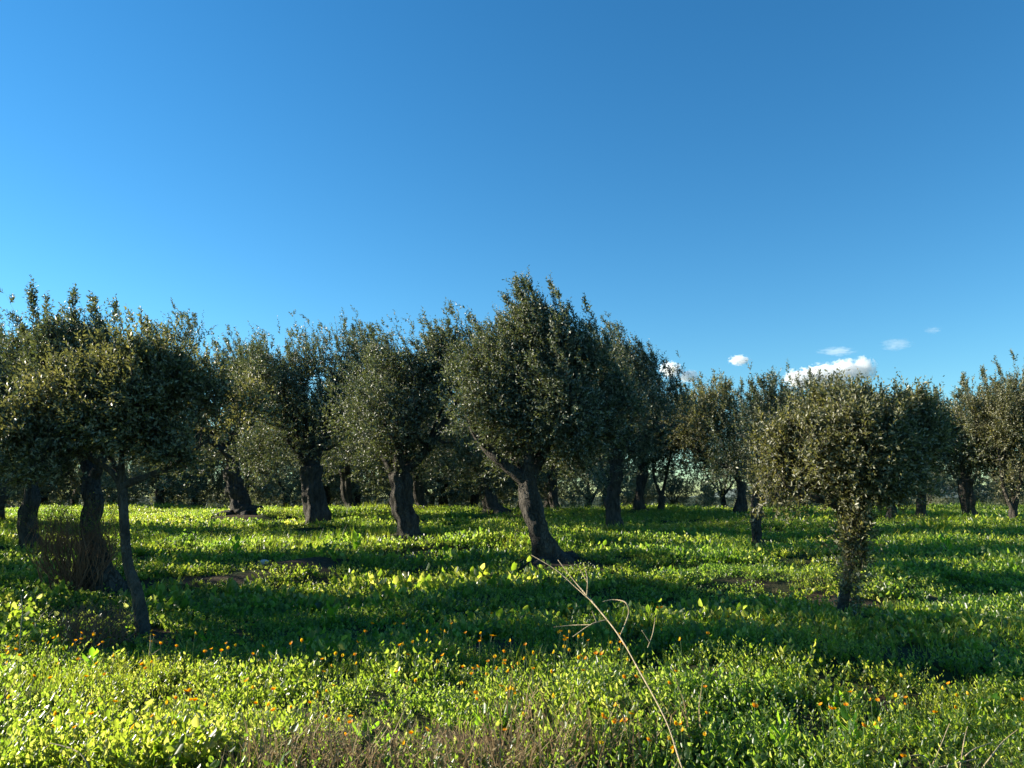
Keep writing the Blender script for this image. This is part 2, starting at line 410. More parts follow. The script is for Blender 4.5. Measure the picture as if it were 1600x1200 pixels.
# ------------------------------------------------------------------ olive trees
WIND = np.array([-0.42, 0.0, 0.0])
def crown_mesh(name, blobs, n_shoot, leaf_l, leaf_w, mat_, origin, g, per=13, shoot=(0.18, 0.42), wind=1.0, shell=0.45, gaps=0.5, hang=0.0, taper=1.0, plume=1.0):
    """blobs: (centre xyz, radii xyz, weight). Leafy shoots grow out of the blobs' volume."""
    cen = np.array([b[0] for b in blobs]); rad = np.array([b[1] for b in blobs]); wt = np.array([b[2] for b in blobs], float)
    vol = rad.prod(1) ** 0.8 * wt; vol /= vol.sum()
    lob_c, lob_r, lob_w = [], [], []
    for b in blobs:                                       # lobes round every main mass break up its outline
        for _ in range(7):
            u = unit(g.normal(size=3)); u[2] = abs(u[2]) * 0.9 if g.uniform() < 0.7 else u[2]
            f = g.uniform(0.34, 0.66)
            lob_c.append(b[0] + u * b[1] * g.uniform(0.68, 1.02)); lob_r.append(b[1] * f * np.array([1, 1, g.uniform(.8, 1.5)])); lob_w.append(b[2] * 1.1)
    cen = np.concatenate([cen, lob_c]); rad = np.concatenate([rad, lob_r]); wt = np.concatenate([wt * 0.55, lob_w])
    vol = rad.prod(1) ** 0.72 * wt; vol /= vol.sum()
    nzc, nzd = make_noise(g.integers(1 << 30), 2.6 / taper, 8), make_noise(g.integers(1 << 30), 6.5 / taper, 8)
    keepP = []; keepO = []; tot = 0
    while tot < n_shoot:
        k = g.choice(len(cen), 4000, p=vol)
        u = unit(g.normal(size=(4000, 3))); rr = g.uniform(0, 1, 4000) ** shell * g.uniform(0.75, 1.08, 4000)
        lump = 1 + 0.13 * nzd(cen[k] + u * rad[k])
        P = cen[k] + u * rad[k] * (rr * lump)[:, None]
        d = nzc(P)
        ok = d > (-1.4 + gaps * g.uniform(0.9, 2.6, 4000))
        keepP.append(P[ok]); keepO.append(u[ok]); tot += ok.sum()
    P = np.concatenate(keepP)[:n_shoot]; U = np.concatenate(keepO)[:n_shoot]
    n = n_shoot
    up = np.zeros((n, 3)); up[:, 2] = 1
    D = unit(U * 0.55 + up * (0.75 - hang) + WIND * wind + g.normal(size=(n, 3)) * 0.42)
    # near the top shoots stand up, at the skirt they droop
    D[:, 2] -= np.where(U[:, 2] < -0.1, 0.55, 0.0); D = unit(D)
    Ls = g.uniform(*shoot, n) * np.where(U[:, 2] > 0.45, 1.25, 1.0) * taper
    # leafy plumes: long leading shoots that stand up out of the crown's top, bent by the wind
    cand = np.where(U[:, 2] > 0.0)[0]
    nl = max(24, int(32 * len(blobs))); m_ = int(0.26 * n)
    lead = g.choice(cand, nl); Ll = g.uniform(0.3, 0.95, nl) * taper * plume
    Dl = unit(np.array([0, 0, 1.0]) + WIND * wind * 1.25 + U[lead] * 0.25 + g.normal(size=(nl, 3)) * 0.16)
    who = g.integers(0, nl, m_); tl = g.uniform(0, 1, m_) ** 0.8
    idx = g.choice(n, m_, replace=False); P0 = P.copy()
    P[idx] = P0[lead][who] + Dl[who] * (Ll[who] * tl)[:, None] + g.normal(size=(m_, 3)) * (0.032 * taper * (1.2 - tl))[:, None]
    D[idx] = unit(Dl[who] + g.normal(size=(m_, 3)) * 0.28); Ls[idx] = g.uniform(0.12, 0.24, m_) * taper
    t = (np.arange(per) + 0.6) / per
    bend = up * g.uniform(-0.25, 0.3, n)[:, None]
    pos = P[:, None] + D[:, None] * (Ls[:, None] * t)[..., None] + bend[:, None] * (Ls[:, None] * t * t)[..., None]
    Dd = unit(D[:, None] + 2 * bend[:, None] * t[None, :, None])
    a = rand_perp(D, g)
    b = np.cross(D, a)
    ang = np.arange(per) * (math.pi * 0.5) + g.uniform(0, 6.28, (n, 1)) + (np.arange(per) % 2) * math.pi
    rad_ = a[:, None] * np.cos(ang)[..., None] + b[:, None] * np.sin(ang)[..., None]
    ld = unit(Dd * 0.75 + rad_ * 0.8 + g.normal(size=(n, per, 3)) * 0.28)
    side = unit(np.cross(ld, g.normal(size=(n, per, 3)) * 0.9 + rad_))
    sz = (1.05 - 0.45 * t)[None] * g.uniform(0.75, 1.2, (n, per))
    V, T = leaves(pos.reshape(-1, 3), ld.reshape(-1, 3), side.reshape(-1, 3), (leaf_l * sz).ravel(), (leaf_w * sz).ravel())
    # the thin twig of each shoot
    tw = 0.0045 * taper
    s0 = a * tw
    tv = np.stack([P - s0, P + s0, pos[:, -1]], 1).reshape(-1, 3)
    tt = (np.arange(n)[:, None] * 3 + np.array([0, 1, 2])) + len(V)
    lb = P0[lead]; le = lb + Dl * Ll[:, None]; sl = rand_perp(Dl, g) * 0.007 * taper
    lv = np.stack([lb - sl, lb + sl, le], 1).reshape(-1, 3)
    lt = np.arange(nl * 3).reshape(-1, 3) + len(V) + len(tv)
    V = np.concatenate([V, tv, lv]) - origin; T = np.concatenate([T, tt, lt])
    mi = np.zeros(len(T), np.int32); mi[-n - nl:] = 1
    return tri_mesh(name, V, T, [mat_, M_BARK], mi)

def limb_tubes(start, targets, r0, g, seg=7, knob=0.08, twigs=5, blobs=()):
    """a limb with side boughs; start point, list of waypoints"""
    tb = Tubes()
    pts = [start] + targets
    n = len(pts)
    tb.add(pts, np.linspace(r0, r0 * 0.35, n), seg, knob=knob, seed=int(g.integers(1e6)), sub=6, knob_freq=7)
    for k in range(twigs):
        f = g.uniform(0.35, 1.0); q = f * (n - 1); a = int(min(q, n - 2)); h = q - a
        p = pts[a] * (1 - h) + pts[a + 1] * h
        dirv = unit(unit(pts[-1] - pts[0]) + g.normal(size=3) * 0.75 + np.array([0, 0, 0.25]))
        L = np.linalg.norm(pts[-1] - pts[0]) * g.uniform(0.35, 0.8)
        for _ in range(8):
            e = p + dirv * L + np.array([0, 0, L * 0.15])
            if any(np.linalg.norm((e - b[0]) / b[1]) < 0.8 for b in blobs): break
            L *= 0.72
        m_ = p + dirv * L * 0.5 + g.normal(size=3) * L * 0.07
        e = p + dirv * L + np.array([0, 0, L * 0.15])
        rr = r0 * (1 - 0.6 * f) * 0.55
        tb.add([p, m_, e], [rr, rr * 0.6, rr * 0.2], 5, sub=4)
    return tb

def olive(label, base_px, trunk, blobs, shoots, leaf=(0.058, 0.017), limbs=None, mat_=None, bark=None, d=None, depth=0.85, group=None,
          seed=1, knob=0.15, flute=0.13, per=11, flare=1.5, gaps=0.5, wind=1.0, seg=48, twigs=6, hang=0.0, shoot=(0.18, 0.42), shell=0.45, cat='olive tree', freq=5.0, plume=1.0, widen=1.27):
    """trunk: [(px, py, width px), ...] from the foot up; blobs: [(px, py, rx, ry, dd, weight)]; limbs: [[(px, py, dd), ...], ...]"""
    g = np.random.default_rng(seed)
    d = d or dist_at(*base_px)
    s = F / d
    x0 = W(*base_px, d)[0]
    o = np.array([x0, d, gz(x0, d)])
    root = link("olive_tree", None, loc=o); root.empty_display_size = 0.5
    tag(root, label, cat, group)
    mat_ = mat_ or M_OLIVE; bark = bark or M_BARK
    pts = []; rad = []
    for j, (px, py, w) in enumerate(trunk):
        p = W(px, py, d) + np.array([0, g.normal() * 0.04 * w / s, 0]); pts.append(p); rad.append(w * (0.84 if w > 16 else 1) / s / 2)
    pts[0][2] = o[2] - 0.15
    tb = Tubes()
    foot = [pts[0], pts[0] * 0.75 + pts[1] * 0.25] + pts[1:]
    rr = [rad[0] * flare, rad[0] * (1 + (flare - 1) * .35)] + rad[1:]
    tb.add(foot, rr, seg, knob=knob * 1.25, flute=flute, seed=seed, sub=14, knob_freq=freq * 1.3)
    # roots spreading into the ground
    if flare > 1.2:
        for k in range(6):
            a = k * 1.05 + g.uniform(-.4, .4); L = rad[0] * g.uniform(2.0, 3.2)
            e = np.array([x0 + math.cos(a) * L, d + math.sin(a) * L, 0]); e[2] = gz(e[0], e[1]) - 0.16
            m_ = pts[0] * 0.5 + e * 0.5; m_[2] = gz(m_[0], m_[1]) + rad[0] * 0.02
            st = pts[0] + (pts[1] - pts[0]) * 0.22; 
            tb.add([st, m_, e], [rad[0] * .55, rad[0] * .38, rad[0] * .14], 8, knob=0.15, seed=seed + k, sub=4)
    trk = link("trunk", tb.mesh("trunk", bark, o), root)
    B = []
    for (px, py, rx, ry, dd, wt) in blobs:
        dm = d + dd
        B.append((W(px, py + (13 if widen > 1.2 else 0), dm), np.array([rx / s * widen, max(rx, ry) / s * depth * 1.1, ry / s * 1.0]), wt))
    top = pts[-1]
    lim = limbs
    if lim is None:
        lim = []
        for k, b in enumerate(sorted(B, key=lambda b_: -b_[0][2])[:5]):
            if b[0][2] < top[2] + 0.3: continue
            way = top * 0.6 + b[0] * 0.4; way[:2] = top[:2] * 0.72 + b[0][:2] * 0.28
            lim.append([way + g.normal(size=3) * 0.08, b[0] + np.array([0, 0, b[1][2] * 0.1])])
        r_l = rad[-1] * 0.62
    else:
        lim = [[W(px, py, d + dd) for (px, py, dd) in path] for path in lim]; r_l = rad[-1] * 0.70
    for path in lim:
        t_ = limb_tubes(top - (top - pts[-2]) * 0.12, path, r_l, g, twigs=twigs, blobs=B)
        link("limb", t_.mesh("limb", bark, o), trk)
    cr = link("crown", crown_mesh("crown", B, int(shoots * 1.38), leaf[0] * 1.22, leaf[1] * 1.62, mat_, o, g, per=per, gaps=gaps, wind=wind, hang=hang, shoot=shoot, shell=shell, plume=plume, taper=max(1.0, (leaf[0] / 0.058) ** 0.6)), root)
    cr['kind'] = 'stuff'
    return root

# --- middle and near trees, left to right
olive('tall dark olive tree cut off by the left edge of the photo', (-22, 826),
      [(-22, 826, 40), (-8, 780, 34), (-14, 735, 32)], [(0, 575, 62, 74, 0, 1.2), (-70, 590, 80, 100, .5, 1), (40, 640, 60, 80, -.3, .8)], 3000, (0.075, 0.024), seed=11)
olive('olive tree with a leaning shaded trunk just left of the dry reddish shrub', (52, 862),
      [(52, 866, 30), (40, 820, 26), (52, 780, 24), (48, 745, 22)], [(20, 640, 70, 80, 0, 1), (80, 610, 50, 60, .5, .8)], 2600, (0.070, 0.021), seed=12)
olive('old olive tree with a thick twisted trunk directly behind the dry reddish shrub', (156, 918),
      [(160, 920, 56), (152, 870, 46), (140, 825, 36), (146, 785, 38), (142, 745, 32)],
      [(118, 590, 60, 70, 0, 1), (60, 620, 60, 70, .3, .8), (150, 640, 60, 80, .3, .8)], 4600, (0.060, 0.018),
      limbs=[[(120, 690, 0), (80, 620, 0)], [(140, 680, .2), (130, 580, .2)], [(165, 700, -.2), (175, 620, -.3)]], seed=13, flute=0.15)
olive('slender young olive tree with a bare bent trunk, nearest tree on the left', (225, 972),
      [(229, 974, 25), (216, 930, 20), (201, 880, 18), (196, 820, 17), (192, 775, 17), (190, 757, 21)],
      [(190, 665, 100, 52, 0, 1.1), (290, 655, 78, 56, .2, 1), (85, 680, 74, 52, .1, 1), (20, 712, 44, 42, 0, .8), (345, 655, 52, 66, .5, .7), (225, 612, 66, 36, 0, .8), (95, 742, 48, 22, 0, .4), (35, 748, 42, 22, .1, .4), (275, 715, 42, 20, 0, .3), (120, 630, 40, 30, .2, .6)],
      3900, (0.056, 0.017), limbs=[[(165, 730, 0), (110, 700, .1), (60, 680, .2)], [(190, 710, -.1), (195, 650, -.2)], [(235, 742, 0), (275, 725, .2), (320, 690, .3)], [(182, 735, .2), (150, 660, .4)]],
      mat_=M_OLIVE_YOUNG, bark=M_BARK_YOUNG, seed=14, knob=0.05, flute=0.04, flare=1.15, seg=16, gaps=1.0, wind=0.6, shoot=(0.14, 0.34), freq=4, shell=0.6, plume=0.6, widen=1.1)
olive('broad old olive tree on a flared trunk, its wind-bent crown third from the left', (376, 808),
      [(384, 812, 46), (376, 785, 34), (366, 750, 26), (364, 715, 24)], [(285, 570, 62, 62, 0, 1), (350, 590, 50, 60, .5, 1), (260, 650, 84, 66, 0, 1), (300, 710, 60, 34, .4, .6), (350, 660, 60, 70, 0, 1), (215, 590, 44, 50, 0, .8), (380, 620, 36, 50, .5, .7)],
      4200, (0.088, 0.028), seed=15, flare=1.9)
olive('round olive tree on the stoutest dark columnar trunk left of centre', (497, 822),
      [(497, 824, 42), (494, 795, 44), (489, 765, 38), (487, 730, 36)], [(460, 590, 60, 66, 0, 1), (530, 575, 58, 66, 0, 1), (500, 655, 92, 66, -.3, 1.2), (440, 695, 50, 32, 0, .6), (560, 690, 50, 36, .3, .6), (425, 650, 45, 70, .5, .8), (575, 580, 42, 60, .5, .7), (415, 590, 40, 50, .3, .7)],
      4600, (0.078, 0.025), seed=16, flare=1.15, knob=0.09, wind=0.4)
olive('olive tree with a leaning trunk seen between the two stout trunks left of centre', (551, 801),
      [(553, 802, 22), (543, 775, 17), (540, 735, 17)], [(545, 690, 62, 50, 0, 1), (580, 625, 66, 60, 0, 1)], 2100, (0.10, 0.034), seed=17)
olive('old olive tree with a gnarled knobbly trunk and bright forked limbs left of centre', (636, 850),
      [(640, 856, 42), (640, 825, 46), (630, 795, 42), (628, 765, 36), (622, 738, 34)],
      [(620, 590, 62, 72, 0, 1), (700, 585, 58, 66, 0, 1), (590, 640, 55, 70, 0, .8), (680, 655, 88, 66, 0, 1.2), (590, 700, 45, 36, .2, .6), (700, 705, 55, 34, .2, .6), (745, 590, 50, 72, .3, .9), (650, 550, 45, 40, 0, .6)],
      5200, (0.066, 0.021), limbs=[[(603, 715, 0), (590, 650, .2)], [(640, 700, .3), (660, 600, .3)], [(625, 690, -.3), (640, 620, -.4)], [(660, 710, .2), (720, 620, .4)]], seed=18, flute=0.14, knob=0.15)
olive('olive tree with a thin dark trunk close behind the gnarled trunk left of centre', (660, 800),
      [(662, 802, 20), (655, 775, 15), (652, 735, 15)], [(690, 700, 60, 42, 0, 1), (640, 640, 66, 60, 0, 1)], 2000, (0.10, 0.034), seed=19)
olive('olive tree on a short wide flaring trunk left of the tallest tree', (772, 808),
      [(778, 811, 42), (766, 785, 30), (760, 755, 26)], [(730, 700, 66, 46, 0, 1), (800, 650, 66, 66, 0, 1)], 2400, (0.09, 0.03), seed=20, flare=1.5)
olive('tallest olive tree at the centre, wind-bent crown over a thick leaning trunk', (868, 890),
      [(868, 896, 54), (855, 865, 50), (840, 820, 40), (829, 780, 38), (824, 750, 38)],
      [(838, 545, 36, 56, 0, 1.2), (885, 580, 44, 58, 0, 1.2), (792, 575, 46, 50, .2, 1), (850, 645, 80, 66, 0, 1.4), (768, 650, 50, 56, 0, 1), (890, 690, 50, 40, .3, .6), (930, 640, 48, 60, .2, .8), (822, 503, 26, 26, 0, 1.4), (745, 560, 34, 44, .3, .8)],
      9000, (0.060, 0.018), limbs=[[(780, 718, 0), (745, 680, .2), (725, 620, .2)], [(828, 700, -.1), (838, 620, -.1), (830, 520, 0)], [(852, 700, .2), (870, 640, .3), (895, 570, .3)], [(800, 700, .5), (790, 600, .6)]],
      seed=21, flute=0.08, knob=0.10, gaps=0.42, flare=1.35, shell=0.5, twigs=9)
olive('far olive tree with a sun-edged trunk just right of the tallest tree', (868, 800),
      [(870, 801, 18), (864, 775, 14), (862, 740, 13)], [(885, 700, 60, 44, 0, 1), (905, 650, 55, 60, 0, 1)], 1800, (0.10, 0.034), seed=22)
olive('dark windswept olive tree on a straight sunlit-edged trunk right of the tallest tree', (957, 828),
      [(958, 831, 32), (956, 800, 27), (959, 770, 24), (962, 735, 23), (962, 705, 25)],
      [(965, 590, 42, 66, 0, 1), (1010, 615, 42, 62, 0, 1), (980, 660, 70, 50, 0, 1), (930, 630, 40, 60, .3, .7), (1040, 655, 22, 42, .2, .5)],
      4200, (0.070, 0.023), seed=23, gaps=0.4, wind=1.1, flare=1.3)
olive('olive tree with a knotted trunk, second right of the tallest tree', (1000, 803),
      [(1001, 804, 22), (998, 780, 19), (1003, 750, 16), (1004, 715, 15)], [(1000, 690, 50, 36, 0, 1), (1050, 670, 40, 50, 0, 1)], 1300, (0.10, 0.034), seed=24)
olive('thin olive tree splitting into two pale stems, third right of the tallest tree', (1032, 803),
      [(1032, 804, 14), (1034, 785, 10), (1034, 775, 9)], [(1040, 690, 40, 30, 0, 1), (1075, 680, 40, 40, 0, 1)], 1100, (0.10, 0.034),
      limbs=[[(1022, 745, 0), (1020, 700, 0)], [(1042, 740, 0), (1050, 700, 0)]], seed=25, flare=1.2)
olive('pale green olive tree with a low round crown right of the windswept tree', (1150, 806),
      [(1152, 808, 22), (1157, 785, 15), (1158, 755, 15)], [(1115, 665, 50, 55, 0, 1), (1080, 690, 40, 55, 0, .8), (1160, 670, 50, 60, 0, 1), (1110, 735, 50, 30, 0, .5)],
      3000, (0.085, 0.028), mat_=M_OLIVE_YOUNG, seed=26, wind=0.2, gaps=0.45)
olive('olive tree half hidden behind the small leafy tree on the right, slim straight trunk', (1183, 855),
      [(1184, 858, 22), (1182, 830, 18), (1182, 795, 18), (1185, 760, 18)], [(1225, 650, 58, 48, 0, 1), (1190, 700, 50, 60, 0, 1), (1260, 680, 50, 50, .5, .8)],
      3600, (0.062, 0.019), seed=27, wind=0.2, flare=1.3)
olive('small young olive tree leafy down to its short trunk, nearest on the right', (1318, 975),
      [(1316, 977, 26), (1318, 940, 20), (1324, 900, 18), (1330, 850, 17), (1330, 810, 16)],
      [(1305, 712, 92, 58, 0, 1.9), (1240, 745, 48, 46, -.1, 1.1), (1385, 712, 60, 52, .1, 1.3), (1310, 768, 84, 36, 0, 1.2), (1240, 792, 42, 22, -.1, .5), (1365, 785, 50, 28, .1, .7), (1345, 668, 48, 24, .1, .6), (1326, 850, 26, 46, -.12, .55), (1328, 905, 22, 40, -.1, .55), (1400, 740, 45, 40, .2, .5), (1210, 790, 22, 26, -.1, .3)],
      6400, (0.052, 0.016), limbs=[[(1300, 770, 0), (1260, 720, -.1)], [(1340, 760, .1), (1345, 680, .1)], [(1355, 780, .1), (1390, 720, .2)], [(1300, 790, -.2), (1230, 760, -.2)]],
      mat_=M_OLIVE_YOUNG, bark=M_BARK_YOUNG, seed=28, knob=0.08, flute=0.05, flare=1.2, seg=16, gaps=0.25, wind=0.1, shoot=(0.14, 0.36), plume=0.45, shell=0.62, widen=1.08)
olive('olive tree with long upright shoots rising behind the small leafy tree on the right', (1395, 816),
      [(1396, 818, 20), (1392, 790, 15), (1390, 755, 14)], [(1385, 665, 36, 38, 0, 1), (1370, 640, 12, 16, 0, .5), (1400, 700, 50, 40, 0, 1)], 2000, (0.08, 0.026), seed=29, wind=0.1)
olive('olive tree with a slim dark trunk flaring at its foot, third from the right edge', (1440, 813),
      [(1440, 814, 26), (1440, 790, 13), (1441, 760, 12), (1439, 742, 12)], [(1440, 680, 42, 48, 0, 1), (1460, 650, 30, 28, 0, .7), (1445, 715, 40, 25, 0, .5)], 2200, (0.08, 0.026), seed=30, flare=1.7, wind=0.1)
olive('olive tree with a stout split leaning trunk, second from the right edge', (1512, 818),
      [(1520, 820, 30), (1512, 795, 22), (1511, 770, 22), (1507, 750, 22)], [(1500, 690, 52, 52, 0, 1), (1535, 665, 42, 50, 0, 1)], 2600, (0.078, 0.025), seed=31, flare=1.5, wind=0.1)
olive('olive tree at the right edge growing from thin splayed stems', (1585, 822),
      [(1583, 823, 16), (1583, 810, 13), (1584, 798, 12)], [(1570, 660, 50, 52, 0, 1), (1610, 650, 55, 50, 0, 1), (1590, 720, 50, 36, 0, .7)], 3200, (0.072, 0.023),
      limbs=[[(1568, 760, 0), (1560, 700, 0)], [(1592, 765, 0), (1600, 700, 0)], [(1583, 770, .2), (1580, 690, .3)]], mat_=M_OLIVE_YOUNG, seed=32, wind=0.1, flare=1.1)

for k, (px, d_) in enumerate(((-235, 9.3), (-330, 12.4), (-260, 16.8), (-250, 22.5), (-560, 14.5), (-500, 19.5), (-430, 27.0))):
    q = 12.0 / d_
    base_y = 740 + 1920 / d_
    hh = 2.75 if d_ < 10 else 4.6
    cy = base_y - hh * F / d_ * 0.66; r_ = (1.0 if d_ < 10 else 2.0) * F / d_
    olive('olive tree of the orchard row just beyond the left edge of the view', (px, base_y),
          [(px, base_y + 4, 26 * q), (px - 6, base_y - 40 * q, 20 * q), (px, base_y - 95 * q, 20 * q)], [(px, cy, r_, r_ * .62, 0, 1), (px - r_ * .4, cy + r_ * .2, r_ * .7, r_ * .5, 0, 1)],
          800, (0.11, 0.040), seed=40 + k, d=d_, group='orchard trees beyond the left edge of the view')

# --- the far rows behind the crest of the field
far_meshes = []
for v in range(4):
    g = np.random.default_rng(100 + v)
    tb = Tubes(); tb.add([(0, 0, -.4), (0.1 * v - .1, 0, .5), (0.15, 0, 1.2)], [0.34, 0.2, 0.18], 12, knob=0.12, flute=0.1, seed=v, sub=5)
    for k in range(4):
        a = k * 1.6 + v; tb.add([(0.15, 0, 1.1), (0.6 * math.cos(a), 0.6 * math.sin(a), 1.9), (1.2 * math.cos(a), 1.2 * math.sin(a), 2.8)], [0.13, 0.08, 0.03], 6, sub=3)
    B = []
    for k in range(7):
        a = k * 0.9 + g.uniform(-.3, .3); q = g.uniform(0.6, 1.5)
        B.append((np.array([q * math.cos(a), q * math.sin(a), g.uniform(1.4, 4.2)]), np.array([1.3, 1.3, g.uniform(.9, 1.3)]), 1))
    B.append((np.array([0, 0, 1.0]), np.array([2.0, 2.0, .9]), 1.2))
    far_meshes.append((tb.mesh("trunk", M_BARK), crown_mesh("crown", B, 2600, 0.15, 0.06, M_OLIVE_LIT, np.zeros(3), g, per=9, wind=0.5, gaps=0.45)))
far_list = []
g = np.random.default_rng(5)
for px in range(-120, 1760, 62):
    far_list.append((px + g.uniform(-18, 18), g.uniform(38, 44), g.uniform(0.85, 1.1)))
for px in range(-160, 1800, 84):
    far_list.append((px + g.uniform(-25, 25), g.uniform(52, 62), g.uniform(1.0, 1.35)))
for k, (px, d, s_) in enumerate(far_list):
    if px > 960:
        s_ *= 0.72 if d < 50 else 0.62
        if (k * 7) % 3 == 0 or 1025 < px < 1125 or 1375 < px < 1470: s_ *= 0.62
    x = (px - 800) / F * d
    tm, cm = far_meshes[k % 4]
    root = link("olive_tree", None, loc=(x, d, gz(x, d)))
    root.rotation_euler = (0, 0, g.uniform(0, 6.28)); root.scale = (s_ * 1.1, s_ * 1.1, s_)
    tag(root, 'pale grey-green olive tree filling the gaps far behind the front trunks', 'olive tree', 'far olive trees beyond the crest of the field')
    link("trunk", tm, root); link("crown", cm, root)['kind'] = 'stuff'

# ------------------------------------------------------------------ far hills
def ridge(name, label, dist, px0, px1, h, seed, col):
    nzr = make_noise(seed, 9.0, 6)
    m, n, l = mat(name)
    ns = n.new("ShaderNodeTexNoise"); ns.inputs['Scale'].default_value = 0.03; ns.inputs['Detail'].default_value = 8
    ge = n.new("ShaderNodeNewGeometry"); l.new(ge.outputs['Position'], ns.inputs[0])
    r_ = ramp(n, [(0.35, tuple(c * .7 for c in col)), (0.65, tuple(c * 1.3 for c in col))]); l.new(ns.outputs[0], r_.inputs[0])
    p = n.new("ShaderNodeBsdfPrincipled"); p.inputs['Roughness'].default_value = 1; l.new(r_.outputs[0], p.inputs['Base Color'])
    o_ = n.new("ShaderNodeOutputMaterial"); l.new(p.outputs[0], o_.inputs[0])
    U = np.linspace(0, 1, 120); K = np.linspace(0, 1, 24)
    u, k = np.meshgrid(U, K)
    x = (px0 + (px1 - px0) * u - 800) / F * dist
    y = dist + k * dist * 0.5
    prof = np.sin(u * math.pi) ** 0.6 * (0.75 + 0.2 * nzr(np.stack([u.ravel(), u.ravel() * 0, k.ravel() * 0.4], 1)).reshape(u.shape))
    z = h * prof * np.sin(k * math.pi) ** 0.8 - 4
    nx, ny = len(U), len(K)
    i = np.arange(ny - 1)[:, None] * nx + np.arange(nx - 1)[None]
    Q = np.stack([i, i + 1, i + nx + 1, i + nx], -1).reshape(-1, 4)
    tag(link("hills", tri_mesh(name, np.stack([x.ravel(), y.ravel(), z.ravel()], 1), Q, [m], smooth_shade=True)), label, kind='structure')
ridge("hills", 'low distant hill seen between the trunks on the right', 900, 1150, 1900, 34, 3, (0.09, 0.12, 0.10))

# ------------------------------------------------------------------ ground cover, scattered with geometry nodes
protos = bpy.data.collections.new("weed_prototypes")
def proto(me): 
    o = bpy.data.objects.new(me.name, me); protos.objects.link(o); return o
def weed_clump(name, seed, stems, per, h, spread, ll, lw, m, oval=True, droop=0.25, lean=0.5):
    g = np.random.default_rng(seed)
    n = stems * per
    base = np.zeros((stems, 3)); r_ = np.sqrt(g.uniform(0, 1, stems)) * spread * 0.5; a = g.uniform(0, 6.28, stems)
    base[:, 0] = r_ * np.cos(a); base[:, 1] = r_ * np.sin(a)
    dirs = unit(np.stack([base[:, 0] / spread * lean * 2, base[:, 1] / spread * lean * 2, np.ones(stems)], 1) + g.normal(size=(stems, 3)) * 0.22)
    H = h * g.uniform(0.5, 1.15, stems)
    t = np.linspace(0.15, 1, per)[None] * np.ones((stems, 1)) + g.uniform(-.06, .06, (stems, per))
    pos = base[:, None] + dirs[:, None] * (H[:, None] * t)[..., None]
    ang = g.uniform(0, 6.28, (stems, per))
    out = np.stack([np.cos(ang), np.sin(ang), np.zeros_like(ang)], -1)
    ld = unit(out * 0.9 + np.array([0, 0, 1.0]) * g.uniform(0.0, 1.1, (stems, per, 1)) + dirs[:, None] * 0.2)
    side = unit(np.cross(ld, np.array([0, 0, 1.0]) + g.normal(size=ld.shape) * 0.35))
    sz = g.uniform(0.6, 1.25, (stems, per)) * (1.1 - 0.35 * t)
    f = oval_leaves if oval else leaves
    V, T = f(pos.reshape(-1, 3), ld.reshape(-1, 3), side.reshape(-1, 3), (ll * sz).ravel(), (lw * sz).ravel())
    # stems as slim triangles
    w = 0.0022
    sd = rand_perp(dirs, g) * w
    tv = np.stack([base - sd, base + sd, base + dirs * H[:, None]], 1).reshape(-1, 3)
    tt = np.arange(stems * 3).reshape(-1, 3) + len(V)
    return tri_mesh(name, np.concatenate([V, tv]), np.concatenate([T, tt]), [m])
def grass_tuft(name, seed, n, h, spread, w, m, lean=0.5):
    g = np.random.default_rng(seed)
    r_ = np.sqrt(g.uniform(0, 1, n)) * spread * 0.5; a = g.uniform(0, 6.28, n)
    P = np.stack([r_ * np.cos(a), r_ * np.sin(a), np.full(n, -0.01)], 1)
    out = unit(g.normal(size=(n, 3)) * np.array([1, 1, 0])) 
    H = h * g.uniform(0.45, 1.2, n)[:, None]
    ln = lean * g.uniform(0.2, 1.3, n)[:, None]
    S = np.cross(out, np.array([0, 0, 1.0])) * w * 0.5
    up = np.array([0, 0, 1.0])
    m1 = P + up * H * 0.5 + out * H * ln * 0.25
    e = P + up * H * (1 - 0.25 * ln) + out * H * ln
    V = np.stack([P - S, P + S, m1 - S * .8, m1 + S * .8, e], 1).reshape(-1, 3)
    b = np.arange(n)[:, None] * 5
    T = np.concatenate([b + [0, 1, 3], b + [0, 3, 2], b + [2, 3, 4]], 1).reshape(-1, 3)
    return tri_mesh(name, V, T, [m])

P_LIST = []
# tall leafy weeds of the foreground: 0-3
for k in range(4): P_LIST.append(weed_clump("leafy_weed", 200 + k, 9, 8, 0.17 + 0.035 * k, 0.27, 0.050 - 0.004 * k, 0.031 - 0.003 * k, M_WEED, lean=0.8))
# low round-leaved cover: 4-6
for k in range(3): P_LIST.append(weed_clump("low_clover", 210 + k, 14, 4, 0.08 + 0.02 * k, 0.32, 0.040, 0.031, M_WEED, lean=0.6))
# grass: 7-9
for k in range(3): P_LIST.append(grass_tuft("grass_tuft", 220 + k, 34, 0.15 + 0.05 * k, 0.26, 0.006, M_GRASS, 0.6))
# dry weeds: 10-11
P_LIST.append(weed_clump("dry_weed", 230, 9, 9, 0.20, 0.24, 0.022, 0.009, M_DRY, oval=False, lean=0.5))
P_LIST.append(grass_tuft("dry_tuft", 231, 22, 0.22, 0.2, 0.005, M_DRY, 0.7))
# broad leaves: 12
P_LIST.append(weed_clump("broad_weed", 240, 5, 3, 0.13, 0.2, 0.11, 0.06, M_BROAD, lean=1.0))
# rosettes of larger rounded leaves: 13-14
for k in range(2): P_LIST.append(weed_clump("mallow_rosette", 250 + k, 13, 3, 0.12 + 0.03 * k, 0.34, 0.062, 0.048, M_WEED, lean=0.9))
for k, me in enumerate(P_LIST): me.name = "%02d_%s" % (k, me.name); proto(me)

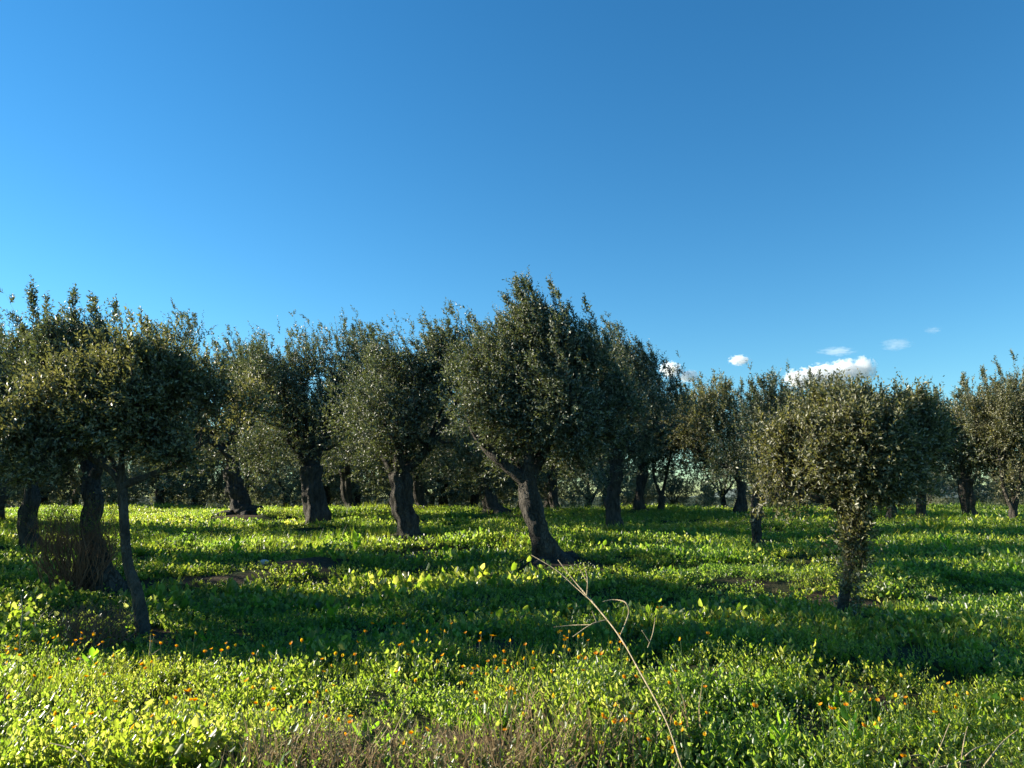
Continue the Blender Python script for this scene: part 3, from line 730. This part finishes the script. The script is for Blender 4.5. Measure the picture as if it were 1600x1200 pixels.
def scatter_points(n, y0, y1, margin=1.5):
    g = rng
    y = y0 + (y1 - y0) * np.sqrt(g.uniform((y0 / y1) ** 2 if y0 > 0 else 0, 1, n)) if False else g.uniform(y0, y1, n * 3)
    half = y * 0.70 + margin
    x = g.uniform(-1, 1, n * 3) * (y1 * 0.70 + margin)
    ok = np.abs(x) < half
    x, y = x[ok][:n], y[ok][:n]
    return x, y
def field(name, label, sets):
    XS, YS, SC, IX = [], [], [], []
    for (n, y0, y1, choice, s0, s1, prob) in sets:
        if prob is None:
            x, y, s = n
            XS.append(x); YS.append(y); SC.append(s); IX.append(rng.choice(choice, len(x)))
            continue
        x, y = scatter_points(n, y0, y1)
        b = bareness(x, y)
        p = prob(x, y) * (1 - np.clip(1.25 * b, 0, 0.97))
        ok = rng.uniform(0, 1, len(x)) < p
        x, y = x[ok], y[ok]
        P = np.stack([x, y, np.zeros(len(x))], 1)
        XS.append(x); YS.append(y)
        SC.append(rng.uniform(s0, s1, len(x)) * np.clip(1 + 0.20 * nz_b(P + 7) + 0.12 * nz_a(P * 1.7) + 0.16 * nz_h(P), 0.45, 1.7))
        IX.append(rng.choice(choice, len(x)))
    x, y, s, ix = map(np.concatenate, (XS, YS, SC, IX))
    z = ground_z(x, y) - 0.01
    me = bpy.data.meshes.new(name)
    me.vertices.add(len(x)); me.vertices.foreach_set("co", np.stack([x, y, z], 1).astype(np.float32).ravel())
    a = me.attributes.new("s", 'FLOAT', 'POINT'); a.data.foreach_set("value", s.astype(np.float32))
    a = me.attributes.new("ix", 'INT', 'POINT'); a.data.foreach_set("value", ix.astype(np.int32))
    rot = np.stack([rng.normal(0, .12, len(x)), rng.normal(0, .12, len(x)), rng.uniform(0, 6.28, len(x))], 1)
    a = me.attributes.new("rot", 'FLOAT_VECTOR', 'POINT'); a.data.foreach_set("vector", rot.astype(np.float32).ravel())
    o = link(name, me); tag(o, label, kind='stuff')
    ng = bpy.data.node_groups.new(name, 'GeometryNodeTree')
    ng.interface.new_socket("Geometry", in_out='INPUT', socket_type='NodeSocketGeometry')
    ng.interface.new_socket("Geometry", in_out='OUTPUT', socket_type='NodeSocketGeometry')
    N, L = ng.nodes, ng.links
    gi, go = N.new("NodeGroupInput"), N.new("NodeGroupOutput")
    ci = N.new("GeometryNodeCollectionInfo"); ci.inputs[0].default_value = protos; ci.inputs['Separate Children'].default_value = True
    ci.inputs['Reset Children'].default_value = True
    iop = N.new("GeometryNodeInstanceOnPoints"); iop.inputs['Pick Instance'].default_value = True
    def att(nm, ty):
        a_ = N.new("GeometryNodeInputNamedAttribute"); a_.data_type = ty; a_.inputs[0].default_value = nm; return a_.outputs[0]
    L.new(gi.outputs[0], iop.inputs['Points']); L.new(ci.outputs[0], iop.inputs['Instance'])
    L.new(att("ix", 'INT'), iop.inputs['Instance Index'])
    e2r = N.new("FunctionNodeEulerToRotation"); L.new(att("rot", 'FLOAT_VECTOR'), e2r.inputs[0]); L.new(e2r.outputs[0], iop.inputs['Rotation'])
    L.new(att("s", 'FLOAT'), iop.inputs['Scale'])
    L.new(iop.outputs[0], go.inputs[0])
    md = o.modifiers.new("scatter", 'NODES'); md.node_group = ng
    return o
def patch(seed, f, lo, hi):
    nz = make_noise(seed, f)
    return lambda x, y: smooth(lo, hi, nz(np.stack([x, y, np.zeros(len(x))], 1)))
pa, pb, pc, pd = patch(31, 2.6, -0.5, 0.4), patch(32, 1.3, -0.3, 0.9), patch(33, 1.1, 0.2, 1.0), patch(34, 0.35, -1.3, 0.2)
one = lambda x, y: np.ones(len(x))
near_w = lambda x, y: (1 - smooth(6.6, 7.6, y + 0.35 * nz_a(np.stack([x, y, y * 0], 1)))) * (0.04 + 0.96 * pa(x, y))
dry_w = lambda x, y: np.clip(np.exp(-((x + 0.35) / 0.75) ** 2 - ((y - 4.3) / 0.38) ** 2) * 1.1 + 0.12 * pc(x, y), 0, 1)
# leafy foreground weeds stand in clusters, tall in the middle, with dark gaps between
gc = np.random.default_rng(88)
CL = []
for _ in range(900):
    cy = gc.uniform(3.2, 7.6); cx = gc.uniform(-1, 1) * (cy * 0.72 + 1.0)
    edge = 7.0 + 0.45 * float(nz_a(np.array([[cx * 2.2, cy, 0]]))[0])
    if cy > edge: continue
    if bareness(np.array([cx]), np.array([cy]))[0] > 0.4: continue
    r_ = gc.uniform(0.14, 0.34)
    if any((cx - a) ** 2 + ((cy - b) * 0.9) ** 2 < (0.72 * (r_ + c)) ** 2 for a, b, c, _h in CL): continue
    CL.append((cx, cy, r_, gc.uniform(0.5, 1.3)))
cx_, cy_, cs_ = [], [], []
for (a, b, r_, h) in CL:
    n = int(120 * r_ * r_ + 4)
    q = np.sqrt(gc.uniform(0, 1, n)); th = gc.uniform(0, 6.28, n)
    cx_.append(a + q * r_ * 1.1 * np.cos(th)); cy_.append(b + q * r_ * 1.1 * np.sin(th)); cs_.append(h * (1.15 - 0.45 * q) * gc.uniform(0.8, 1.15, n))
CLUSTER_XYS = (np.concatenate(cx_), np.concatenate(cy_), np.concatenate(cs_))
field("leafy_weeds", 'knee-low leafy weeds across the foreground', [
    (CLUSTER_XYS, 0, 0, [0, 1, 2, 3], 0, 0, None),
    (900, 3.0, 7.4, [0, 1, 2, 3], 0.5, 0.9, near_w),
    (2000, 3.6, 5.6, [10, 11], 1.0, 1.6, dry_w),
    (900, 8, 20, [0, 1, 2], 0.4, 0.75, pc),
    (1500, 6.5, 30, [10, 11], 0.3, 0.6, lambda x, y: 0.15 + 0.5 * pc(x, y)),
    (90, 4, 9, [12], 0.5, 0.9, pb)])
field("low_ground_cover", 'low clover and small weeds between the trees', [
    (9000, 3.0, 13.0, [4, 5, 6], 0.6, 1.1, lambda x, y: 0.04 + 0.30 * pa(x, y) + 0.5 * smooth(6.8, 8.0, y)),
    (1300, 8, 24.0, [13, 14], 1.2, 2.1, pc),
    (2600, 6.8, 13.0, [13, 14], 0.6, 1.25, lambda x, y: 0.1 + 0.9 * pa(x, y)),
    (13000, 13.0, 35.0, [4, 5, 6, 13, 14], 0.9, 1.5, lambda x, y: 0.45 + 0.55 * pd(x, y)),
    (260, 9, 34, [12], 0.5, 1.0, pb)])
field("grass", 'tufts of green grass under the olive trees', [
    (3600, 3.0, 13.0, [7, 8], 0.5, 0.9, lambda x, y: 0.06 + 0.8 * pb(x, y)),
    (1500, 3.0, 9.0, [9], 0.6, 1.0, pc),
    (9000, 13.0, 36.0, [7, 8, 9], 0.8, 1.4, lambda x, y: 0.3 + 0.7 * pb(x, y))])

# ------------------------------------------------------------------ orange flowers
flower_meshes = []
for v in range(5):
    g = np.random.default_rng(300 + v)
    tb = Tubes(); H = 0.19 + 0.02 * v
    tb.add([(0, 0, 0), (0.01 * v, 0.012, H * .5), (0.012 * v - .02, 0.02, H)], [0.002, 0.0018, 0.0015], 4, sub=3)
    top = np.array([0.012 * v - .02, 0.02, H]); n = 13
    a = np.arange(n) / n * 2 * math.pi
    nrm = unit(np.array([g.uniform(-.9, .1), g.uniform(-1.3, .3), 0.7]))
    e1 = unit(np.cross(nrm, [1, 0.3, 0])); e2 = np.cross(nrm, e1)
    D = unit(e1 * np.cos(a)[:, None] + e2 * np.sin(a)[:, None] + nrm * (0.55 + 0.5 * (v % 2)))
    S = unit(np.cross(D, np.repeat(nrm[None], n, 0)))
    pv, pt = leaves(np.repeat(top[None], n, 0), D, S, np.full(n, 0.019), np.full(n, 0.011), 0.1)
    cv, ct = leaves(np.repeat((top + nrm * .004)[None], 6, 0), unit(D[::2][:6] + nrm * .3), S[::2][:6], np.full(6, 0.006), np.full(6, 0.006), 0.0)
    sv = np.concatenate(tb.V); sq = np.concatenate(tb.Q); dg = sq[:, 2] == sq[:, 3]
    st = np.concatenate([sq[:, :3], sq[~dg][:, [0, 2, 3]]])
    V = np.concatenate([sv, pv, cv]); T = np.concatenate([st, pt + len(sv), ct + len(sv) + len(pv)])
    mi = [0] * len(st) + [1] * len(pt) + [2] * len(ct)
    flower_meshes.append(tri_mesh("marigold", V, T, [M_STEM, M_PETAL if v % 2 == 0 else M_PETAL_Y, M_PETAL], mi))
g = np.random.default_rng(77)
k = 0
hot = [c for c in CL if nz_a(np.array([[c[0] * 1.5, c[1] * 1.5, 3.0]]))[0] > -0.9 and 4.1 < c[1] and (c[0] < 1.2 or nz_b(np.array([[c[0], c[1], 9.0]]))[0] > 0)]
while k < 290:
    c = hot[int(g.integers(len(hot)))]
    x, dd = c[0] + g.normal() * c[2] * .6, c[1] + g.normal() * c[2] * .6
    if abs(x) > dd * 0.68 or dd < 4.0: continue
    o = link("marigold_flower", flower_meshes[k % 5], loc=(x, dd, gz(x, dd) - 0.02))
    s_ = g.uniform(0.95, 1.2) * (0.80 + 0.38 * c[3]); w_ = g.uniform(0.75, 1.1); o.scale = (w_, w_, s_); o.rotation_euler = (0, 0, g.uniform(0, 6.28))
    v = k % 5
    tag(o, 'small orange marigold flower on a thin stem among the foreground weeds' if v % 2 == 0 else 'small yellow-orange marigold flower on a thin stem among the foreground weeds', 'flower',
        'orange flowers among the foreground weeds' if v % 2 == 0 else 'yellow-orange flowers among the foreground weeds')
    k += 1

# ------------------------------------------------------------------ dry stalks, branches and shrubs
def stalk(name, label, cat, paths, m=M_STRAW, group=None, part='twig'):
    """paths: [[(px, py, d, width px at that distance), ...], ...]; the first path carries the thing's foot"""
    f = paths[0][0]; p0 = W(f[0], f[1], f[2])
    o = np.array([p0[0], p0[1], gz(p0[0], p0[1])])
    first = None
    for k, pth in enumerate(paths):
        tb = Tubes()
        tb.add([W(a, b, c) for a, b, c, w in pth], [w * 0.37 * c / F / 2 for a, b, c, w in pth], 6, knob=0.16, seed=k, sub=7, knob_freq=30)
        if k == 0:
            first = link(name, tb.mesh(name, m, o), loc=o)
        else: link(part, tb.mesh(part, m, o), first)
    tag(first, label, cat, group)
    return first
stalk('dry_branch', 'long bare straw-coloured branch arching up from the bottom edge toward the central trunk', 'dry branch', [
    [(1092, 1270, 3.3, 7), (1064, 1195, 3.55, 6), (1040, 1125, 3.85, 6), (1000, 1050, 4.3, 6), (965, 990, 4.8, 6), (925, 940, 5.2, 6.5), (895, 905, 5.4, 5), (872, 875, 5.5, 3.5)],
    [(925, 940, 5.2, 5), (900, 918, 5.3, 4.5), (868, 890, 5.4, 4), (830, 867, 5.5, 2.5)],
    [(968, 995, 4.9, 5), (982, 960, 5.0, 5), (978, 942, 5.0, 5), (960, 937, 5.1, 4.5), (942, 940, 5.1, 3)],
    [(917, 932, 5.25, 5), (918, 905, 5.25, 4.5), (912, 880, 5.3, 2.5)],
    [(918, 910, 5.25, 4), (908, 893, 5.3, 3.5), (902, 882, 5.3, 2.5)],
    [(950, 968, 5.0, 4), (925, 975, 5.0, 4.5), (895, 995, 5.0, 3.5)],
    [(925, 976, 5.0, 3.5), (895, 977, 5.1, 3.5), (865, 980, 5.1, 2)],
    [(932, 972, 5.0, 3.5), (925, 955, 5.0, 2.5)]])
def gd(px, py): return dist_at(px, py)
stalk('dry_stalk', 'short dry forked stalk just right of the long bare branch', 'dry stalk', [[(1012, 1012, 5.6, 5), (1020, 990, 5.6, 5), (1024, 965, 5.6, 3.5)], [(1014, 1002, 5.6, 4), (1003, 985, 5.6, 2.5)]])
stalk('dry_stalk', 'thin wavy pale stalk standing near the left edge above the weeds', 'dry stalk', [[(31, 1015, 6.2, 4), (32, 985, 6.2, 4), (35, 955, 6.2, 4), (33, 930, 6.2, 3)], [(34, 970, 6.2, 3), (50, 967, 6.2, 2)]])
stalk('dry_stalk', 'thin straight upright stalk at the lower left edge', 'dry stalk', [[(51, 1190, 4.6, 4), (50, 1140, 4.6, 3.5), (48, 1100, 4.6, 3), (47, 1080, 4.6, 2)]])
stalk('dry_stalk', 'pale curved stalk bending over at the bottom left corner', 'dry stalk', [[(145, 1215, 4.1, 8), (132, 1185, 4.1, 7), (112, 1170, 4.15, 6), (78, 1161, 4.2, 4)], [(75, 1165, 4.2, 4), (66, 1175, 4.2, 4), (70, 1180, 4.2, 3)]])
stalk('dry_stalk', 'long slanting pale twig in the weeds at the lower left', 'dry stalk', [[(180, 1192, 4.3, 4), (215, 1162, 4.4, 5), (245, 1130, 4.5, 5), (268, 1111, 4.55, 3)], [(214, 1162, 4.4, 4), (209, 1142, 4.4, 3)]])
stalk('dry_stalk', 'short dry upright stalk left of the shaded strip behind the weeds', 'dry stalk', [[(233, 1025, 6.0, 4), (235, 1005, 6.0, 4), (235, 993, 6.0, 3)], [(236, 1024, 6.0, 3.5), (250, 1014, 6.0, 2)]])
stalk('dry_branch', 'bundle of pale bare twigs curving out of the bottom right corner', 'dry branch', [
    [(1455, 1215, 4.1, 6), (1452, 1190, 4.1, 6), (1437, 1180, 4.1, 5), (1418, 1182, 4.1, 3)],
    [(1455, 1200, 4.1, 5), (1468, 1170, 4.15, 5), (1478, 1145, 4.2, 4), (1484, 1130, 4.2, 2)],
    [(1500, 1205, 4.1, 6), (1503, 1180, 4.15, 5), (1508, 1150, 4.2, 4), (1512, 1135, 4.2, 3)],
    [(1500, 1190, 4.1, 5), (1520, 1172, 4.1, 5), (1550, 1160, 4.2, 4)],
    [(1535, 1200, 4.1, 6), (1552, 1178, 4.1, 6), (1568, 1158, 4.2, 5), (1590, 1140, 4.2, 3)],
    [(1440, 1205, 4.1, 4), (1480, 1196, 4.1, 5), (1515, 1188, 4.1, 4), (1535, 1185, 4.15, 3)]])
stalk('fallen_twig', 'thin fallen twig with side shoots lying in the shade right of the young tree', 'twig', [
    [(1370, 958, 8.3, 3), (1388, 975, 8.0, 4), (1410, 983, 7.8, 4), (1432, 995, 7.6, 3)],
    [(1410, 983, 7.8, 3), (1450, 984, 7.8, 3), (1472, 990, 7.7, 3), (1475, 998, 7.6, 2)], [(1386, 972, 8.0, 3), (1388, 962, 8.0, 4), (1376, 958, 8.1, 2)]])

def twig_shrub(label, px, py, wpx, hpx, n, mtw, top_green, seed, lean=0.0):
    g = np.random.default_rng(seed); d = dist_at(px, py); s = F / d
    x0 = W(px, py, d)[0]; o = np.array([x0, d, gz(x0, d)])
    root = link("dry_shrub", None, loc=o); tag(root, label, 'shrub')
    h, w = hpx / s, wpx / s
    tb = Tubes(); tips = []
    for k in range(n):
        a = g.uniform(0, 6.28); q = math.sqrt(g.uniform(0, 1)) * w * 0.5
        e = np.array([math.cos(a) * q + lean * h, math.sin(a) * q, h * g.uniform(0.55, 1.05)])
        b = np.array([math.cos(a) * q * 0.25, math.sin(a) * q * 0.25, -0.02])
        mid = (b + e) * 0.5 + np.array([math.cos(a) * q * 0.25, math.sin(a) * q * 0.25, 0]) + g.normal(size=3) * 0.09
        b[:2] += g.normal(size=2) * w * 0.10; m2 = (mid + e) / 2 + g.normal(size=3) * 0.05
        tb.add([b, mid, m2, e], [0.006, 0.0048, 0.0034, 0.0018], 4, sub=3)
        for _ in range(6):
            f = g.uniform(0.1, 0.9); p = mid * (1 - f) + e * f
            q2 = p + np.array([g.normal() * .09, g.normal() * .09, g.uniform(0.03, 0.2)]); tb.add([p, q2], [0.0022, 0.001], 3, sub=2); tips.append(q2)
        tips.append(e)
    st = link("twigs", tb.mesh("twigs", mtw), root); st['kind'] = 'stuff'
    if top_green:
        tips = np.array(tips); tips = tips[tips[:, 2] > h * 0.7]
        m_ = 2; P = np.repeat(tips, m_, 0) + g.normal(size=(len(tips) * m_, 3)) * 0.03
        D = unit(g.normal(size=P.shape) * 0.5 + np.array([0, 0, 1])); S = rand_perp(D, g)
        V, T = leaves(P, D, S, g.uniform(0.025, 0.05, len(P)), np.full(len(P), 0.006))
        lf = link("leaves", tri_mesh("leaves", V, T, [M_GRASS]), root); lf['kind'] = 'stuff'
    return root
twig_shrub('half-dry broom-like shrub, reddish brown twigs with a greenish top, by the twisted left trunk', 122, 922, 116, 130, 210, M_TWIG, True, 401, -0.06)
twig_shrub('low dark leafless shrub of fine twigs left of the slender young trunk', 150, 1003, 110, 62, 70, M_TWIG, False, 402)

# broad-leaved weeds that stand out singly
def broad_plant(label, px, py, s_, seed):
    g = np.random.default_rng(seed); d = dist_at(px, py); x = W(px, py, d)[0]
    root = link("broad_leaf_weed", None, loc=(x, d, gz(x, d))); tag(root, label, 'weed')
    stem = Tubes(); stem.add([(0, 0, 0), (0.01, 0, .1 * s_), (0, 0, .22 * s_)], [.005, .004, .002], 5, sub=3)
    link("stem", stem.mesh("stem", M_STEM), root)
    for k in range(7):
        a = k * 2.4 + g.uniform(-.3, .3); z = (0.05 + 0.028 * k) * s_
        D = unit(np.array([[math.cos(a), math.sin(a) * .7, g.uniform(.5, 1.4)]])); S = unit(np.cross(D, np.array([[0, 0, 1.0]]) + g.normal(size=(1, 3)) * .2))
        V, T = oval_leaves(np.array([[0, 0, z]]), D, S, np.array([.13 * s_ * g.uniform(.7, 1.1)]), np.array([.075 * s_ * g.uniform(.8, 1.1)]), cup=.12, droop=.2)
        link("leaf", tri_mesh("leaf", V, T, [M_BROAD]), root)
broad_plant('bright yellow-green broad leaves standing up in the middle left grass', 518, 975, 1.0, 1)
broad_plant('bright green rounded leaves rising at the edge of the left foreground weeds', 142, 1050, 0.8, 2)
broad_plant('lone leafy weed sprouting in front of the gnarled left-centre trunk', 556, 872, 1.5, 3)
broad_plant('small upright weed glowing green left of centre in the far grass', 368, 876, 1.4, 4)
broad_plant('pair of glowing broad leaves in the bottom right corner weeds', 1330, 1188, 0.9, 5)
broad_plant('broad-leaved weed near the bottom edge left of the right corner', 1225, 1195, 0.8, 6)
broad_plant('pale upright weed in the sunlit far grass right of the young tree', 1480, 872, 1.5, 7)

# pale stone on the mound
def stone(label, px, py, r_, seed, m=M_STONE, name='stone'):
    g = np.random.default_rng(seed); d = dist_at(px, py); x = W(px, py, d)[0]
    import bmesh
    bm = bmesh.new(); bmesh.ops.create_icosphere(bm, subdivisions=3, radius=1)
    me = bpy.data.meshes.new(name); bm.to_mesh(me); bm.free()
    co = np.empty(len(me.vertices) * 3); me.vertices.foreach_get("co", co); co = co.reshape(-1, 3)
    nz = make_noise(seed, 1.8)
    co = co * (1 + 0.13 * nz(co))[:, None] * np.array([1, .85, .7]) * r_
    me.vertices.foreach_set("co", co.astype(np.float32).ravel()); me.materials.append(m)
    me.polygons.foreach_set("use_smooth", np.ones(len(me.polygons), bool)); me.update()
    o = link(name, me, loc=(x, d, gz(x, d) + r_ * .55)); tag(o, label, name)
stone('round pale stone on the bare soil mound in the left middle ground', 412, 888, 0.085, 5)

# ------------------------------------------------------------------ clouds, far away in the air
def cloud_mat(name, dens, seed):
    m, n, l = mat(name)
    tc = n.new("ShaderNodeTexCoord")
    ln = n.new("ShaderNodeVectorMath"); ln.operation = 'LENGTH'; l.new(tc.outputs['Object'], ln.inputs[0])
    ns = n.new("ShaderNodeTexNoise"); ns.noise_dimensions = '4D'; ns.inputs['Scale'].default_value = 2.6; ns.inputs['Detail'].default_value = 5; ns.inputs['Roughness'].default_value = 0.62
    ns.inputs['W'].default_value = seed; l.new(tc.outputs['Object'], ns.inputs['Vector'])
    a = n.new("ShaderNodeMath"); a.operation = 'MULTIPLY_ADD'; a.inputs[1].default_value = 2.6; a.inputs[2].default_value = -0.55; l.new(ns.outputs[0], a.inputs[0])
    b = n.new("ShaderNodeMath"); b.operation = 'SUBTRACT'; l.new(a.outputs[0], b.inputs[0]); l.new(ln.outputs[1], b.inputs[1])
    c = n.new("ShaderNodeMapRange"); c.inputs[1].default_value = 0.0; c.inputs[2].default_value = 0.25; c.inputs[3].default_value = 0; c.inputs[4].default_value = dens
    l.new(b.outputs[0], c.inputs[0])
    v = n.new("ShaderNodeVolumePrincipled"); v.inputs['Color'].default_value = (1, 1, 1, 1); v.inputs['Anisotropy'].default_value = 0.0
    l.new(c.outputs[0], v.inputs['Density'])
    o = n.new("ShaderNodeOutputMaterial"); l.new(v.outputs[0], o.inputs['Volume'])
    return m
import bmesh
bm = bmesh.new(); bmesh.ops.create_icosphere(bm, subdivisions=3, radius=1.0)
puff_me = []
def cloud(label, puffs, dens, dist=3000):
    c0 = W(puffs[0][0], puffs[0][1], dist)
    root = link("cloud", None, loc=c0); tag(root, label, 'cloud')
    for k, (px, py, rx, ry) in enumerate(puffs):
        me = bpy.data.meshes.new("puff"); bm.to_mesh(me); me.materials.append(cloud_mat("cloud_%d" % len(puff_me), dens, len(puff_me) * 3.7)); puff_me.append(me)
        o = link("puff", me, root, W(px, py, dist) - c0); s_ = dist / F
        o.scale = (rx * s_, (rx + ry) / 2 * s_, ry * s_)
cloud('large white puffy cloud low over the trees on the right', [(1252, 592, 34, 20), (1285, 586, 34, 22), (1318, 580, 34, 22), (1348, 578, 24, 24), (1300, 598, 34, 14)], 0.05)
cloud('tiny white cloud high left of the large puffy cloud', [(1155, 563, 20, 10)], 0.05)
cloud('white cloud half hidden behind the windswept tree crown', [(1048, 578, 22, 16), (1075, 588, 22, 12)], 0.05)
cloud('faint thin streak of cloud just above the large puffy cloud', [(1308, 549, 34, 8)], 0.006)
cloud('faint wisp of cloud up to the right of the large puffy cloud', [(1400, 538, 30, 12), (1458, 516, 16, 7)], 0.0035)
bm.free()
